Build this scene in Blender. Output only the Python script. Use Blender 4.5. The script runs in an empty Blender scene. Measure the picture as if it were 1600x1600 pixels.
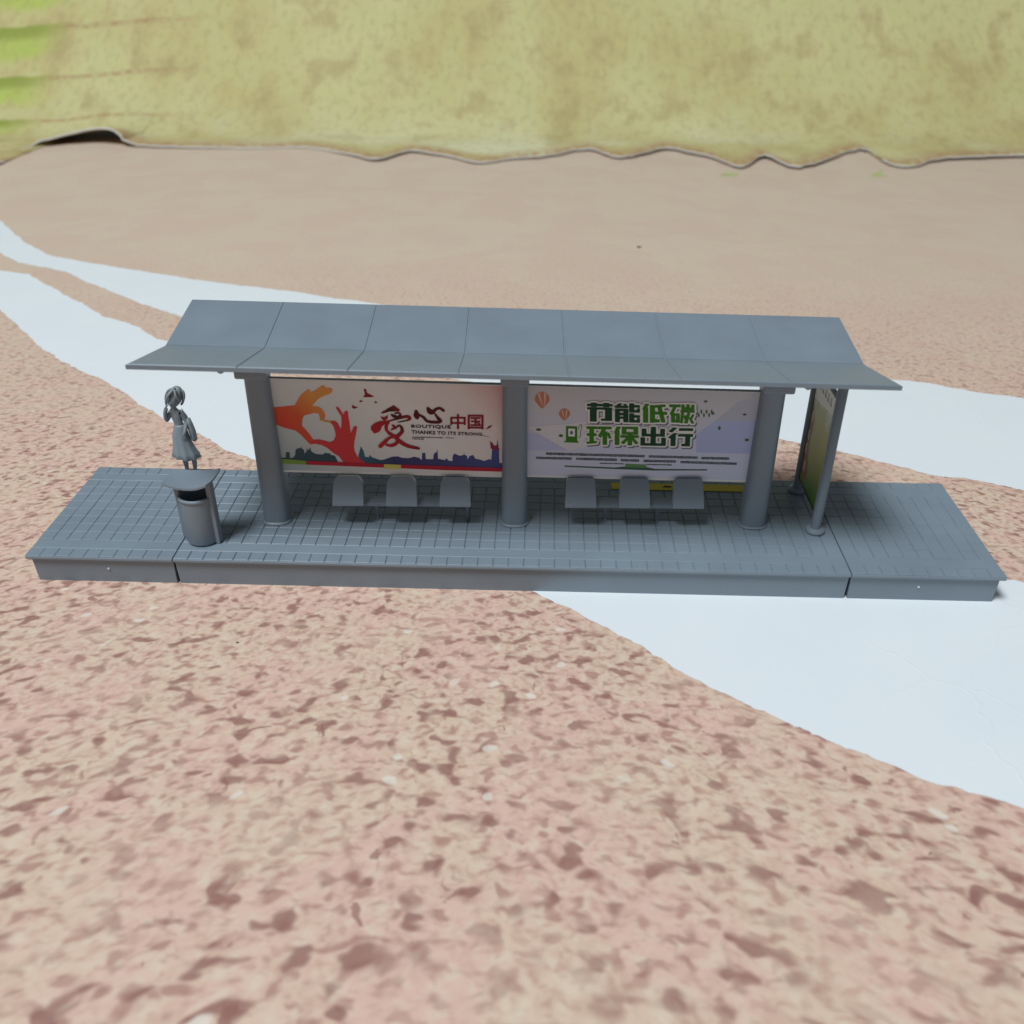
import bpy, bmesh, math, random
from mathutils import Vector, Matrix, noise
random.seed(7)
SC = bpy.context.scene
COL = SC.collection
S = 0.001                       # everything below is measured in millimetres

# ------------------------------------------------------------------ camera
cam_d = bpy.data.cameras.new('camera'); cam = bpy.data.objects.new('camera', cam_d); COL.objects.link(cam)
PITCH, ROLL, YAW = 0.552, 0.0026, -0.0345
cp, sp, cw, sw = math.cos(PITCH), math.sin(PITCH), math.cos(YAW), math.sin(YAW)
fwd = Vector((sw*cp, cw*cp, -sp)); rgt = Vector((cw, -sw, 0)); upv = rgt.cross(fwd)
ca = math.cos(ROLL)*rgt + math.sin(ROLL)*upv; cb = -math.sin(ROLL)*rgt + math.cos(ROLL)*upv
M = Matrix((ca, cb, -fwd)).transposed().to_4x4()
M.translation = Vector((9.1775, -236.0352, 175.056))*S
cam.matrix_world = M
cam_d.sensor_width = 36; cam_d.lens = 36*1474.94/1600
cam_d.clip_start = 0.005; cam_d.clip_end = 50
cam_d.dof.use_dof = True; cam_d.dof.focus_distance = 0.318; cam_d.dof.aperture_fstop = 16
SC.camera = cam

# ------------------------------------------------------------------ light: an indoor room, soft cool ceiling light
W = bpy.data.worlds.new('World'); SC.world = W; W.use_nodes = True
bg = W.node_tree.nodes['Background']; bg.inputs[0].default_value = (0.86, 0.95, 1.0, 1); bg.inputs[1].default_value = 0.12
def area(name, loc, target, size, power, col):
    l = bpy.data.lights.new(name, 'AREA'); l.shape = 'SQUARE'; l.size = size; l.energy = power; l.color = col
    o = bpy.data.objects.new(name, l); COL.objects.link(o); o.location = loc
    o.rotation_euler = (Vector(target)-Vector(loc)).to_track_quat('-Z', 'Y').to_euler(); return o
area('ceiling_lamp', (-0.95, -1.12, 3.2), (0.0, 0.25, 0.0), 1.0, 120, (0.90, 0.965, 1.0))
SC.view_settings.view_transform = 'Standard'; SC.view_settings.look = 'None'
SC.view_settings.exposure = 0; SC.view_settings.gamma = 1

# ------------------------------------------------------------------ material helpers
def mat(name, col=(.5, .5, .5), rough=.5, spec=.5):
    m = bpy.data.materials.new(name); m.use_nodes = True
    b = m.node_tree.nodes['Principled BSDF']
    b.inputs['Base Color'].default_value = (*col, 1); b.inputs['Roughness'].default_value = rough
    b.inputs['Specular IOR Level'].default_value = spec
    return m
class NT:
    def __init__(s, m): s.t = m.node_tree; s.b = s.t.nodes['Principled BSDF']
    def n(s, typ, **k):
        x = s.t.nodes.new(typ)
        for a, v in k.items():
            if a.startswith('i_'): x.inputs[a[2:].replace('_', ' ')].default_value = v
            else: setattr(x, a, v)
        return x
    def l(s, a, b): s.t.links.new(a, b)
    def math(s, op, a, b=None, c=None, clamp=False):
        x = s.t.nodes.new('ShaderNodeMath'); x.operation = op; x.use_clamp = clamp
        for i, v in enumerate((a, b, c)):
            if v is None: continue
            if isinstance(v, (int, float)): x.inputs[i].default_value = v
            else: s.l(v, x.inputs[i])
        return x.outputs[0]
    def step(s, v, lo, hi):
        x = s.t.nodes.new('ShaderNodeMapRange'); x.interpolation_type = 'SMOOTHSTEP'
        for i, q in ((0, v), (1, lo), (2, hi)):
            if isinstance(q, (int, float)): x.inputs[i].default_value = q
            else: s.l(q, x.inputs[i])
        return x.outputs[0]
    def mix(s, f, a, b):
        x = s.t.nodes.new('ShaderNodeMix'); x.data_type = 'RGBA'
        for i, q in ((0, f), (6, a), (7, b)):
            if isinstance(q, tuple): x.inputs[i].default_value = (*q, 1)
            elif isinstance(q, (int, float)): x.inputs[i].default_value = q
            else: s.l(q, x.inputs[i])
        return x.outputs[2]
    def noise(s, vec, scale, detail=3, rough=.5, dist=0, dim='3D'):
        x = s.n('ShaderNodeTexNoise', noise_dimensions=dim); x.inputs['Scale'].default_value = scale
        x.inputs['Detail'].default_value = detail; x.inputs['Roughness'].default_value = rough; x.inputs['Distortion'].default_value = dist
        if vec is not None: s.l(vec, x.inputs['Vector'])
        return x.outputs[0]
    def bump(s, h, strength, dist):
        x = s.n('ShaderNodeBump'); x.inputs['Strength'].default_value = strength; x.inputs['Distance'].default_value = dist
        s.l(h, x.inputs['Height']); s.l(x.outputs[0], s.b.inputs['Normal'])

def plastic(name, col, rough=.46):
    m = mat(name, col, rough, .5); k = NT(m)
    g = k.n('ShaderNodeNewGeometry').outputs['Position']
    a = k.noise(g, 60, 4); b = k.noise(g, 900, 3)
    k.l(k.mix(a, tuple(c*.86 for c in col), tuple(c*1.12 for c in col)), k.b.inputs['Base Color'])
    k.l(k.math('MULTIPLY_ADD', a, .22, rough-.11), k.b.inputs['Roughness'])
    k.bump(b, .12, .0002)
    return m
GREY = plastic('grey_plastic', (.205, .25, .295))
GREYT = plastic('grey_plastic_tile', (.205, .255, .305), .44)
FIG = plastic('grey_plastic_figure', (.26, .295, .325), .5)

# ------------------------------------------------------------------ mesh helpers
def link(name, me, m, parent=None, smooth=False):
    o = bpy.data.objects.new(name, me); COL.objects.link(o)
    if m: me.materials.append(m)
    if parent: o.parent = parent
    if smooth:
        for p in me.polygons: p.use_smooth = True
    return o
def pyd(name, V, F, m, parent=None, smooth=False):
    me = bpy.data.meshes.new(name); me.from_pydata([Vector(v)*S for v in V], [], F); me.update()
    return link(name, me, m, parent, smooth)
def bmo(name, bm, m, parent=None, smooth=False):
    bmesh.ops.scale(bm, vec=(S, S, S), verts=bm.verts)
    bmesh.ops.recalc_face_normals(bm, faces=bm.faces)
    me = bpy.data.meshes.new(name); bm.to_mesh(me); bm.free()
    return link(name, me, m, parent, smooth)
def addbox(bm, x0, x1, y0, y1, z0, z1, bev=0, seg=1):
    r = bmesh.ops.create_cube(bm, size=1); vs = r['verts']
    for v in vs:
        v.co.x = x0 if v.co.x < 0 else x1; v.co.y = y0 if v.co.y < 0 else y1; v.co.z = z0 if v.co.z < 0 else z1
    if bev:
        es = list({e for v in vs for e in v.link_edges})
        bmesh.ops.bevel(bm, geom=es, offset=bev, segments=seg, profile=.5, affect='EDGES')
    return bm
def box(name, x0, x1, y0, y1, z0, z1, m, parent=None, bev=0, seg=1):
    bm = bmesh.new(); addbox(bm, x0, x1, y0, y1, z0, z1, bev, seg); return bmo(name, bm, m, parent)
def addloft(bm, rings, cap=True):
    R = [[bm.verts.new(p) for p in r] for r in rings]; n = len(R[0])
    for a, b in zip(R, R[1:]):
        for i in range(n): bm.faces.new((a[i], a[(i+1) % n], b[(i+1) % n], b[i]))
    if cap: bm.faces.new(list(reversed(R[0]))); bm.faces.new(R[-1])
    return bm
def ring(cx, cy, z, rx, ry, n=32): return [(cx+rx*math.cos(2*math.pi*i/n), cy+ry*math.sin(2*math.pi*i/n), z) for i in range(n)]
def loft(name, rings, m, parent=None, smooth=True, cap=True):
    bm = bmesh.new(); addloft(bm, rings, cap); o = bmo(name, bm, m, parent)
    if smooth: autosmooth(o)
    return o
def autosmooth(o, ang=35):
    me = o.data
    for p in me.polygons: p.use_smooth = True
    bm = bmesh.new(); bm.from_mesh(me)
    for e in bm.edges:
        if len(e.link_faces) == 2 and e.calc_face_angle(0) > math.radians(ang): e.smooth = False
    bm.to_mesh(me); bm.free()
def empty(name, loc=(0, 0, 0), rz=0):
    o = bpy.data.objects.new(name, None); COL.objects.link(o); o.empty_display_size = .01
    o.location = Vector(loc)*S; o.rotation_euler = (0, 0, rz); return o
def tag(o, label, cat, group=None):
    o['label'] = label; o['category'] = cat
    if group: o['group'] = group
    return o
def catmull(P, n=6):
    out = []; k = len(P)
    for i in range(k-1):
        a, b, c, d = P[max(i-1, 0)], P[i], P[i+1], P[min(i+2, k-1)]
        for j in range(n):
            t = j/n
            out.append(tuple(.5*((2*b[q])+(-a[q]+c[q])*t+(2*a[q]-5*b[q]+4*c[q]-d[q])*t*t+(-a[q]+3*b[q]-3*c[q]+d[q])*t**3) for q in range(len(b))))
    out.append(tuple(P[-1])); return out

# ------------------------------------------------------------------ outlines of the poster print, millimetres on the boards (x, height)
HAND_L = [(-75.04,38.7),(-71.05,39.23),(-67.32,39.74),(-66.26,41.51),(-65.22,43.14),(-63.61,44.51),(-62.56,45.28),(-61.93,44.88),(-62.19,44.24),(-60.93,44.73),(-59.61,45.69),(-58.31,46.64),(-57.59,46.53),(-57.22,45.89),(-55.96,45.93),(-55.16,45.5),(-55.51,44.36),(-56.67,43.66),(-58.44,42.95),(-60.0,41.97),(-61.11,40.73),(-62.08,39.63),(-60.25,39.55),(-59.1,38.91),(-58.48,37.72),(-58.25,36.37),(-58.72,35.4),(-59.72,35.23),(-60.22,36.31),(-60.26,37.12),(-61.71,37.35),(-63.5,36.75),(-64.9,36.3),(-65.53,35.05),(-65.9,32.85),(-65.03,31.77),(-63.97,30.14),(-62.93,28.22),(-63.59,26.79),(-64.36,26.63),(-65.44,28.14),(-66.75,29.78),(-68.09,31.12),(-69.78,31.49),(-71.94,32.11),(-73.8,33.02),(-75.27,33.11)]
HAND_R = [(-54.17,20.25),(-55.48,22.51),(-57.14,23.6),(-58.74,25.25),(-60.63,26.32),(-62.6,26.68),(-64.14,26.35),(-63.07,28.07),(-61.18,28.27),(-59.47,27.9),(-57.77,27.39),(-56.45,28.14),(-55.79,29.83),(-55.88,31.5),(-56.22,33.14),(-56.98,34.22),(-57.05,34.76),(-55.56,34.95),(-54.66,34.02),(-53.97,32.11),(-53.54,34.05),(-53.44,36.51),(-54.27,38.11),(-54.79,39.18),(-54.61,39.72),(-53.9,39.47),(-53.17,38.15),(-52.77,37.08),(-52.33,37.9),(-51.91,38.46),(-51.2,38.21),(-51.22,36.58),(-51.06,34.12),(-50.98,30.82),(-50.53,31.66),(-49.92,33.06),(-49.15,33.36),(-48.82,32.82),(-49.38,30.59),(-49.94,28.34),(-50.38,26.07),(-50.28,24.38),(-49.66,22.69),(-48.03,21.02),(-47.11,19.89)]
LINK = [(-60.17,35.63),(-58.74,35.12),(-56.81,34.77),(-56.87,34.09),(-58.81,34.44),(-60.12,34.89)]
SKY_L = [(-74.28,20.35),(-74.15,21.35),(-72.38,21.41),(-72.01,23.42),(-70.87,23.46),(-71.0,21.31),(-69.83,21.63),(-69.2,22.65),(-68.92,24.37),(-68.05,24.96),(-67.17,24.99),(-66.95,25.85),(-66.89,25.0),(-66.24,24.31),(-66.26,23.03),(-65.53,23.91),(-65.27,25.19),(-65.0,24.21),(-64.12,25.37),(-64.11,24.23),(-63.56,23.54),(-62.48,23.0),(-60.48,22.92),(-59.91,23.51),(-58.16,23.42),(-57.96,22.86),(-56.73,22.61),(-56.12,21.05),(-55.74,19.62),(-65.34,19.9)]
SKY_R = [(-48.38,19.22),(-49.3,22.81),(-48.68,24.88),(-48.26,26.25),(-47.5,24.58),(-47.2,22.53),(-46.0,22.4),(-45.63,23.27),(-45.09,22.43),(-43.32,21.79),(-42.13,21.49),(-40.89,21.87),(-38.71,22.8),(-36.88,23.02),(-35.7,22.55),(-33.59,22.44),(-31.74,23.01),(-30.24,22.71),(-29.37,21.88),(-29.1,24.46),(-28.11,24.49),(-28.08,22.27),(-25.72,22.34),(-25.49,24.23),(-24.56,24.94),(-24.22,25.8),(-24.2,22.56),(-22.09,22.11),(-21.46,22.81),(-20.88,21.97),(-19.68,21.84),(-19.53,23.73),(-18.99,24.6),(-18.1,24.12),(-17.2,23.8),(-16.04,24.18),(-15.93,25.21),(-15.83,24.19),(-15.08,23.87),(-14.81,22.5),(-14.33,23.72),(-13.11,24.27),(-12.38,22.92),(-10.87,22.63),(-9.67,22.15),(-8.15,22.88),(-7.39,22.73),(-7.15,26.16),(-6.3,27.88),(-5.7,27.56),(-5.39,30.26),(-4.95,26.23),(-4.82,21.61),(-4.37,21.62),(-3.15,21.83),(-2.7,19.07),(-22.8,19.32),(-34.97,19.46)]
FLAG = [(-7.78,29.35),(-6.89,28.54),(-6.3,27.37),(-5.7,28.07),(-4.65,26.24),(-6.31,26.36),(-7.51,26.66)]
BAND_G = [(-74.19,21.07),(-65.78,20.52),(-65.81,19.17),(-74.28,19.34)]
BAND_R = [(-66.04,20.51),(-55.67,20.43),(-41.01,20.14),(-22.77,20.01),(-2.39,19.85),(-2.39,18.56),(-22.82,18.52),(-41.09,18.85),(-55.8,19.04),(-66.06,19.16)]
BAND_Y = [(-41.31,20.13),(-36.0,20.05),(-36.18,18.45),(-41.58,18.49)]
BIRD = [(-45.83,45.69),(-45.08,45.96),(-44.84,44.55),(-42.65,43.44),(-43.84,43.15),(-46.18,43.08),(-45.51,44.11)]
BIRDS = [[(-47.6,41.69),(-46.84,42.1),(-46.23,41.73),(-47.04,41.39)],[(-42.93,41.64),(-42.32,41.91),(-41.92,41.44),(-42.53,41.11)],[(-49.75,40.57),(-49.07,39.94),(-47.91,39.75),(-49.14,39.07),(-49.84,39.43)],[(-9.09,33.25),(-8.18,34.43),(-6.84,35.0),(-7.59,33.92)],[(-4.05,28.79),(-3.15,29.16),(-3.3,28.58)]]
AI_ROOF = [(-41.04,38.15),(-38.82,39.61),(-36.99,40.73),(-35.09,39.17),(-35.65,38.67),(-38.3,38.55),(-40.71,37.7)]
AI_DOT = [(-41.36,36.83),(-40.2,36.54),(-39.12,37.33),(-39.1,36.18),(-40.14,35.27),(-40.99,35.9)]
AI = [[(-37.93,37.53,0.284),(-37.08,36.96,0.442),(-35.92,36.61,0.442),(-35.19,37.45,0.347),(-35.68,38.18,0.253),(-36.87,37.95,0.221)],[(-38.96,35.21,0.158),(-36.09,36.21,0.316),(-33.09,37.02,0.411),(-32.36,36.32,0.411),(-33.46,35.63,0.221),(-36.16,34.96,0.126)],[(-39.65,35.02,0.316),(-41.55,34.21,0.789),(-42.98,32.78,1.263),(-43.35,31.77,1.042)],[(-38.96,35.21,0.411),(-39.73,33.87,0.474),(-39.85,32.04,0.379)],[(-37.86,33.92,0.284),(-37.16,33.22,0.316),(-38.26,32.32,0.253)],[(-37.2,32.62,0.221),(-35.79,33.82,0.284),(-34.95,32.85,0.411),(-35.19,31.35,0.474)],[(-34.7,32.1,0.411),(-36.45,30.25,0.505),(-38.88,29.57,0.379),(-40.79,27.83,0.537),(-42.25,26.27,0.537)],[(-39.21,31.4,0.253),(-37.36,29.95,0.505),(-35.67,28.16,0.568),(-33.35,26.78,0.505),(-30.38,26.12,0.379),(-29.78,26.14,0.158)],[(-39.84,32.21,0.347),(-38.75,30.74,0.442)],[(-40.25,27.0,0.316),(-38.46,26.82,0.442),(-36.9,27.78,0.474),(-36.21,29.32,0.411)]]
XIN = [[(-30.27,39.12,0.379),(-30.17,37.6,0.821),(-30.11,36.52,0.568)],[(-29.37,37.72,0.284),(-28.08,36.85,0.411),(-26.81,35.51,0.411),(-23.71,35.34,0.442),(-22.75,35.76,0.379)],[(-26.7,40.13,0.379),(-26.07,39.02,0.789),(-25.36,38.56,0.537),(-24.14,39.73,0.411),(-22.95,40.09,0.379),(-21.74,39.25,0.411)],[(-24.71,38.51,0.189),(-23.8,36.98,0.411),(-22.81,35.7,0.568)]]
T_ZG = [(-19.84,38.24),(-9.61,38.55),(-19.99,33.15),(-9.68,33.29)]
T_BOUT = [(-32.06,34.26),(-19.75,34.47),(-32.12,33.04),(-19.79,33.02)]
T_THANK = [(-32.01,32.38),(-10.14,32.12),(-32.07,31.12),(-10.16,31.05)]
SMALL6 = [[(-31.98,29.95),(-22.27,30.01),4],[(-21.52,30.1),(-18.99,29.98),3],[(-32.01,29.38),(-28.13,29.3),4],[(-10.15,31.19),(-7.92,30.72),2]]
PL = [(-73.93,48.66),(-2.51,47.66),(-73.72,16.04),(-2.08,17.11)]
PR = [(3.46,48.88),(73.73,48.05),(3.41,17.75),(74.9,18.11)]
R1 = [(21.62,43.37),(54.88,43.75),(21.9,37.16),(55.54,37.45)]
R2 = [(21.75,35.44),(55.25,35.96),(22.03,29.2),(55.69,29.58)]
BALL = [[(10.53,43.85),(10.08,42.98),(9.54,42.18),(9.05,41.55),(8.65,41.14),(8.32,40.99),(7.98,41.12),(7.56,41.5),(7.05,42.11),(6.48,42.87),(5.99,43.71),(6.09,44.57),(6.39,45.35),(6.89,45.98),(7.51,46.39),(8.21,46.54),(8.91,46.43),(9.55,46.06),(10.06,45.46),(10.4,44.7)],[(16.96,39.21),(16.61,38.57),(16.2,37.99),(15.82,37.52),(15.52,37.22),(15.26,37.11),(15.0,37.2),(14.67,37.48),(14.26,37.93),(13.82,38.49),(13.43,39.11),(13.5,39.74),(13.73,40.32),(14.11,40.78),(14.59,41.08),(15.13,41.2),(15.67,41.11),(16.17,40.84),(16.58,40.4),(16.85,39.84)]]
BALLST = [[(6.91,45.79),(7.47,46.14),(8.29,42.34),(8.53,41.14)],[(8.86,46.32),(9.44,46.06),(9.04,42.12),(8.8,41.15)],[(14.18,40.54),(14.57,40.74),(15.14,38.18),(15.3,37.36)],[(15.58,40.87),(16.03,40.59),(15.8,38.2),(15.56,37.36)]]
PUMP = [(15.76,35.25),(19.23,35.21),(19.43,30.13),(19.79,30.14),(19.82,29.54),(15.41,29.6),(15.4,30.11),(15.93,30.12)]
PUMPW = [(16.5,34.43),(18.55,34.4),(18.65,31.71),(16.6,31.75)]
PUMPD = [(18.02,33.09),(17.9,32.59),(17.56,32.38),(17.2,32.57),(17.04,33.06),(17.17,33.56),(17.51,33.77),(17.86,33.58)]
HOSE = [(19.54,34.13,0.1),(20.01,35.63,0.1),(20.63,35.75,0.1),(20.44,33.91,0.1),(20.35,31.91,0.1),(19.83,31.4,0.1)]
LEAF = [[(8.24,33.79),(7.98,33.46),(7.36,33.31),(6.72,33.42),(6.46,33.73),(6.71,34.06),(7.34,34.2),(7.97,34.09)],[(15.03,31.9),(14.83,31.54),(14.33,31.38),(13.82,31.51),(13.6,31.86),(13.8,32.22),(14.3,32.38),(14.81,32.25)],[(63.42,35.96),(63.36,35.47),(63.11,35.26),(62.8,35.46),(62.63,35.94),(62.69,36.43),(62.94,36.64),(63.25,36.45)],[(72.69,32.17),(72.52,31.84),(72.04,31.69),(71.51,31.81),(71.26,32.12),(71.43,32.45),(71.91,32.59),(72.44,32.48)],[(58.35,44.81),(58.22,44.53),(57.87,44.41),(57.48,44.51),(57.3,44.78),(57.43,45.05),(57.78,45.17),(58.16,45.07)],[(70.77,40.84),(70.62,40.6),(70.2,40.49),(69.75,40.57),(69.54,40.81),(69.69,41.05),(70.11,41.16),(70.56,41.08)],[(60.99,40.89),(60.86,40.61),(60.51,40.48),(60.12,40.59),(59.93,40.86),(60.06,41.13),(60.42,41.26),(60.8,41.16)],[(56.49,40.17),(56.46,39.69),(56.3,39.48),(56.09,39.67),(55.96,40.15),(55.99,40.63),(56.15,40.84),(56.36,40.65)],[(57.15,41.35),(57.13,40.87),(56.96,40.67),(56.75,40.86),(56.62,41.34),(56.65,41.82),(56.81,42.02),(57.02,41.83)],[(58.07,40.22),(58.04,39.73),(57.88,39.53),(57.67,39.72),(57.54,40.2),(57.57,40.68),(57.73,40.89),(57.94,40.69)],[(58.73,41.4),(58.7,40.92),(58.54,40.72),(58.33,40.91),(58.2,41.39),(58.23,41.87),(58.39,42.07),(58.6,41.88)],[(59.65,40.26),(59.63,39.78),(59.46,39.58),(59.25,39.77),(59.12,40.25),(59.15,40.73),(59.31,40.93),(59.52,40.74)],[(60.31,41.45),(60.28,40.97),(60.12,40.76),(59.91,40.96),(59.78,41.43),(59.8,41.91),(59.97,42.12),(60.17,41.92)]]
LINES7 = [[(9.76,25.42),(40.97,25.46),11],[(42.1,25.44),(57.49,25.41),11],[(58.63,25.34),(67.67,25.41),11],[(6.71,23.84),(18.18,23.88),11],[(19.32,23.87),(32.24,23.91),11],[(33.38,23.84),(39.37,23.82),11],[(40.55,23.8),(50.84,23.86),11],[(52.22,23.75),(69.94,23.63),11],[(26.87,22.5),(34.6,22.53),5],[(41.65,22.54),(49.6,22.58),5]]
RULE7 = [(15.77,21.33),(31.73,21.09),(34.44,21.49),(41.73,21.51),(44.5,20.97),(60.88,21.38),(60.92,20.96),(44.55,20.45),(31.76,20.58),(15.79,20.91)]
GBLK = [(34.92,22.54),(41.56,22.44),(41.64,21.4),(34.99,21.4)]
FAC = [[(56.18,33.51),(61.63,38.37),(73.97,38.75),(75.56,27.3),(56.84,27.23)],[(3.36,32.14),(7.37,32.37),(16.72,26.75),(3.42,26.34)],[(61.63,38.37),(67.06,44.35),(72.7,47.86),(73.97,38.75)],[(3.33,34.38),(16.63,36.02),(21.9,37.16),(22.3,28.2),(16.72,26.75),(7.37,32.37)]]
H = 10.09
# ------------------------------------------------------------------ the surface: a printed paper sheet (sand) with white bands
def ground_material():
    m = mat('printed_sand', rough=.62, spec=.35); k = NT(m)
    uvm = k.n('ShaderNodeVectorMath', operation='MULTIPLY'); k.l(k.n('ShaderNodeUVMap', uv_map='print').outputs[0], uvm.inputs[0]); uvm.inputs[1].default_value = (1.08, 1.12, 1); uv = uvm.outputs[0]
    pos = k.n('ShaderNodeSeparateXYZ'); k.l(k.n('ShaderNodeNewGeometry').outputs['Position'], pos.inputs[0])
    near = k.step(pos.outputs[1], .40, .04)          # the printed shingle gets finer and paler up the sheet
    # warp
    wn = k.n('ShaderNodeTexNoise', noise_dimensions='2D'); wn.inputs['Scale'].default_value = .9; wn.inputs['Detail'].default_value = 2; k.l(uv, wn.inputs['Vector'])
    w = k.n('ShaderNodeVectorMath', operation='MULTIPLY_ADD'); k.l(wn.outputs['Color'], w.inputs[0]); w.inputs[1].default_value = (.55, .55, 0); k.l(uv, w.inputs[2])
    def cracks(scale, lo, kk, soft, seed):
        mp = k.n('ShaderNodeMapping'); k.l(w.outputs[0], mp.inputs[0]); mp.inputs['Location'].default_value = (seed, seed*.7, 0); mp.inputs['Scale'].default_value = (scale*.72, scale, 1)
        v = k.n('ShaderNodeTexVoronoi', voronoi_dimensions='2D', feature='DISTANCE_TO_EDGE'); v.inputs['Scale'].default_value = 1; k.l(mp.outputs[0], v.inputs['Vector'])
        nn = k.noise(mp.outputs[0], 1.25, 1.5, .5, 0, '2D')
        wd = k.math('MULTIPLY', k.math('MAXIMUM', k.math('SUBTRACT', nn, lo), 0), kk)
        return k.math('MULTIPLY', k.step(wd, 0, soft*1.3), k.math('SUBTRACT', 1, k.step(v.outputs['Distance'], k.math('SUBTRACT', wd, soft), k.math('ADD', wd, soft))))
    c1 = cracks(.95, .505, 1.5, .20, 3.1); c2 = cracks(1.55, .44, 1.15, .23, 11.7); c3 = cracks(2.7, .41, .95, .26, 27.3)
    b1 = k.step(k.noise(w.outputs[0], .75, 3, .55, .4, '2D'), .70, .745)
    big = k.noise(uv, .22, 3, .5, 0, '2D'); mid = k.noise(uv, 1.6, 4, .6, .3, '2D'); fine = k.noise(uv, 9, 4, .7, 0, '2D')
    base = k.mix(k.step(big, .38, .62), (.71, .53, .405), (.72, .485, .395))
    base = k.mix(k.math('MULTIPLY', k.step(mid, .45, .75), .55), base, (.74, .64, .50))
    base = k.mix(k.math('MULTIPLY', k.step(mid, .50, .26), .45), base, (.56, .36, .285))
    base = k.mix(k.math('MULTIPLY', k.step(fine, .42, .25), .22), base, (.56, .38, .29))
    far = k.mix(k.step(k.noise(uv, .035, 5, .6, .4, '2D'), .36, .64), (.66, .535, .415), (.65, .50, .395))
    far = k.mix(k.math('MULTIPLY', k.step(fine, .50, .28), .22), far, (.52, .39, .30))
    base = k.mix(near, far, base)
    patch = k.step(k.noise(uv, .16, 2, .5, 0, '2D'), .33, .55)
    def amt(q, s): return k.math('MULTIPLY', k.math('MULTIPLY', q, s), k.math('MULTIPLY_ADD', near, .80, .08))
    col = k.mix(amt(c3, .58), base, (.50, .29, .225))
    col = k.mix(k.math('MULTIPLY', amt(c2, .80), k.math('MULTIPLY_ADD', patch, .4, .6)), col, (.39, .195, .155))
    col = k.mix(k.math('MULTIPLY', amt(c1, .92), k.math('MULTIPLY_ADD', patch, .5, .5)), col, (.28, .125, .105))
    col = k.mix(k.math('MULTIPLY', amt(b1, .85), patch), col, (.30, .135, .11))
    fl = k.n('ShaderNodeTexVoronoi', voronoi_dimensions='2D'); fl.inputs['Scale'].default_value = .55; k.l(w.outputs[0], fl.inputs['Vector'])
    sx = k.n('ShaderNodeSeparateColor'); k.l(fl.outputs['Color'], sx.inputs[0])
    flake = k.math('MULTIPLY', k.step(fl.outputs['Distance'], .15, .08), k.step(sx.outputs[0], .86, .9))
    col = k.mix(amt(flake, .75), col, (.80, .74, .66))
    k.l(col, k.b.inputs['Base Color'])
    k.bump(k.noise(k.n('ShaderNodeNewGeometry').outputs['Position'], 14, 3), .35, .004)
    return m
SAND = ground_material()
def grid(name, xs, ys, zf, m):
    V = []; F = []; nx = len(xs)
    for y in ys:
        for x in xs: V.append((x, y, zf(x, y)))
    for j in range(len(ys)-1):
        for i in range(nx-1): F.append((j*nx+i, j*nx+i+1, (j+1)*nx+i+1, (j+1)*nx+i))
    o = pyd(name, V, F, m, None, True)
    uvl = o.data.uv_layers.new(name='print')
    for lp in o.data.loops:
        x, y, z = V[lp.vertex_index]
        yy = max(y, -135); q = max(.2+.0007*y, .085)
        uvl.data[lp.index].uv = (x*q, .2*y+.00035*y*y + 40)
    return o
def gz(x, y):
    t = min(max((y-440)/140, 0), 1)
    return t*(3.0*noise.noise(Vector((x*.006, y*.008, 3))) + 1.0*noise.noise(Vector((x*.013+y*.01, y*.004, 7)))) - t*.4
XS = [-1600+40*i for i in range(81)]; YS = [-600+20*i for i in range(41)] + [220+20*i for i in range(1, 70)]
g = grid('ground', XS, YS, gz, SAND); g['kind'] = 'structure'

def white_material():
    m = mat('unprinted_white_paper', (.80, .84, .87), .55, .4); k = NT(m)
    p = k.n('ShaderNodeNewGeometry').outputs['Position']
    k.l(k.mix(k.noise(p, 25, 4), (.755, .80, .835), (.82, .85, .87)), k.b.inputs['Base Color'])
    wv = k.n('ShaderNodeTexVoronoi', feature='DISTANCE_TO_EDGE', voronoi_dimensions='2D'); wv.inputs['Scale'].default_value = 16
    d = k.n('ShaderNodeVectorMath', operation='MULTIPLY_ADD'); d.inputs[1].default_value = (.05, .05, 0)
    nn = k.n('ShaderNodeTexNoise'); nn.inputs['Scale'].default_value = 20; nn.inputs['Detail'].default_value = 4; k.l(p, nn.inputs['Vector']); k.l(nn.outputs['Color'], d.inputs[0]); k.l(p, d.inputs[2]); k.l(d.outputs[0], wv.inputs['Vector'])
    crease = k.math('MULTIPLY', k.math('SUBTRACT', 1, k.step(wv.outputs['Distance'], 0, .012)), k.step(k.noise(p, 11, 2), .52, .62))
    h = k.math('ADD', k.math('MULTIPLY', crease, .09), k.noise(p, 18, 4))
    k.bump(h, .30, .002)
    return m
PAPER = white_material()
def jag(P, amp, step):
    out = []
    for (x0, y0), (x1, y1) in zip(P, P[1:]):
        L = math.hypot(x1-x0, y1-y0); n = max(2, int(L/step)); nx, ny = -(y1-y0)/L, (x1-x0)/L
        for i in range(n):
            t = i/n; x, y = x0+(x1-x0)*t, y0+(y1-y0)*t
            d = amp*(noise.noise(Vector((x*.22, y*.22, 1)))+.6*noise.noise(Vector((x*.6, y*.6, 5)))+1.2*noise.noise(Vector((x*.06, y*.06, 9))))
            out.append((x+nx*d, y+ny*d))
    out.append(P[-1]); return out
def band(name, A, B, z):
    A = jag(A, .9, 1.2); B = jag(B, .9, 1.2)
    bm = bmesh.new(); vs = [bm.verts.new((x, y, z)) for x, y in A+B[::-1]]
    f = bm.faces.new(vs); bmesh.ops.triangulate(bm, faces=[f]); 
    for f in bm.faces:
        f.normal_update()
    o = bmo(name, bm, PAPER)
    if o.data.polygons[0].normal.z < 0: o.data.flip_normals()
    o['kind'] = 'structure'; return o
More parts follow.
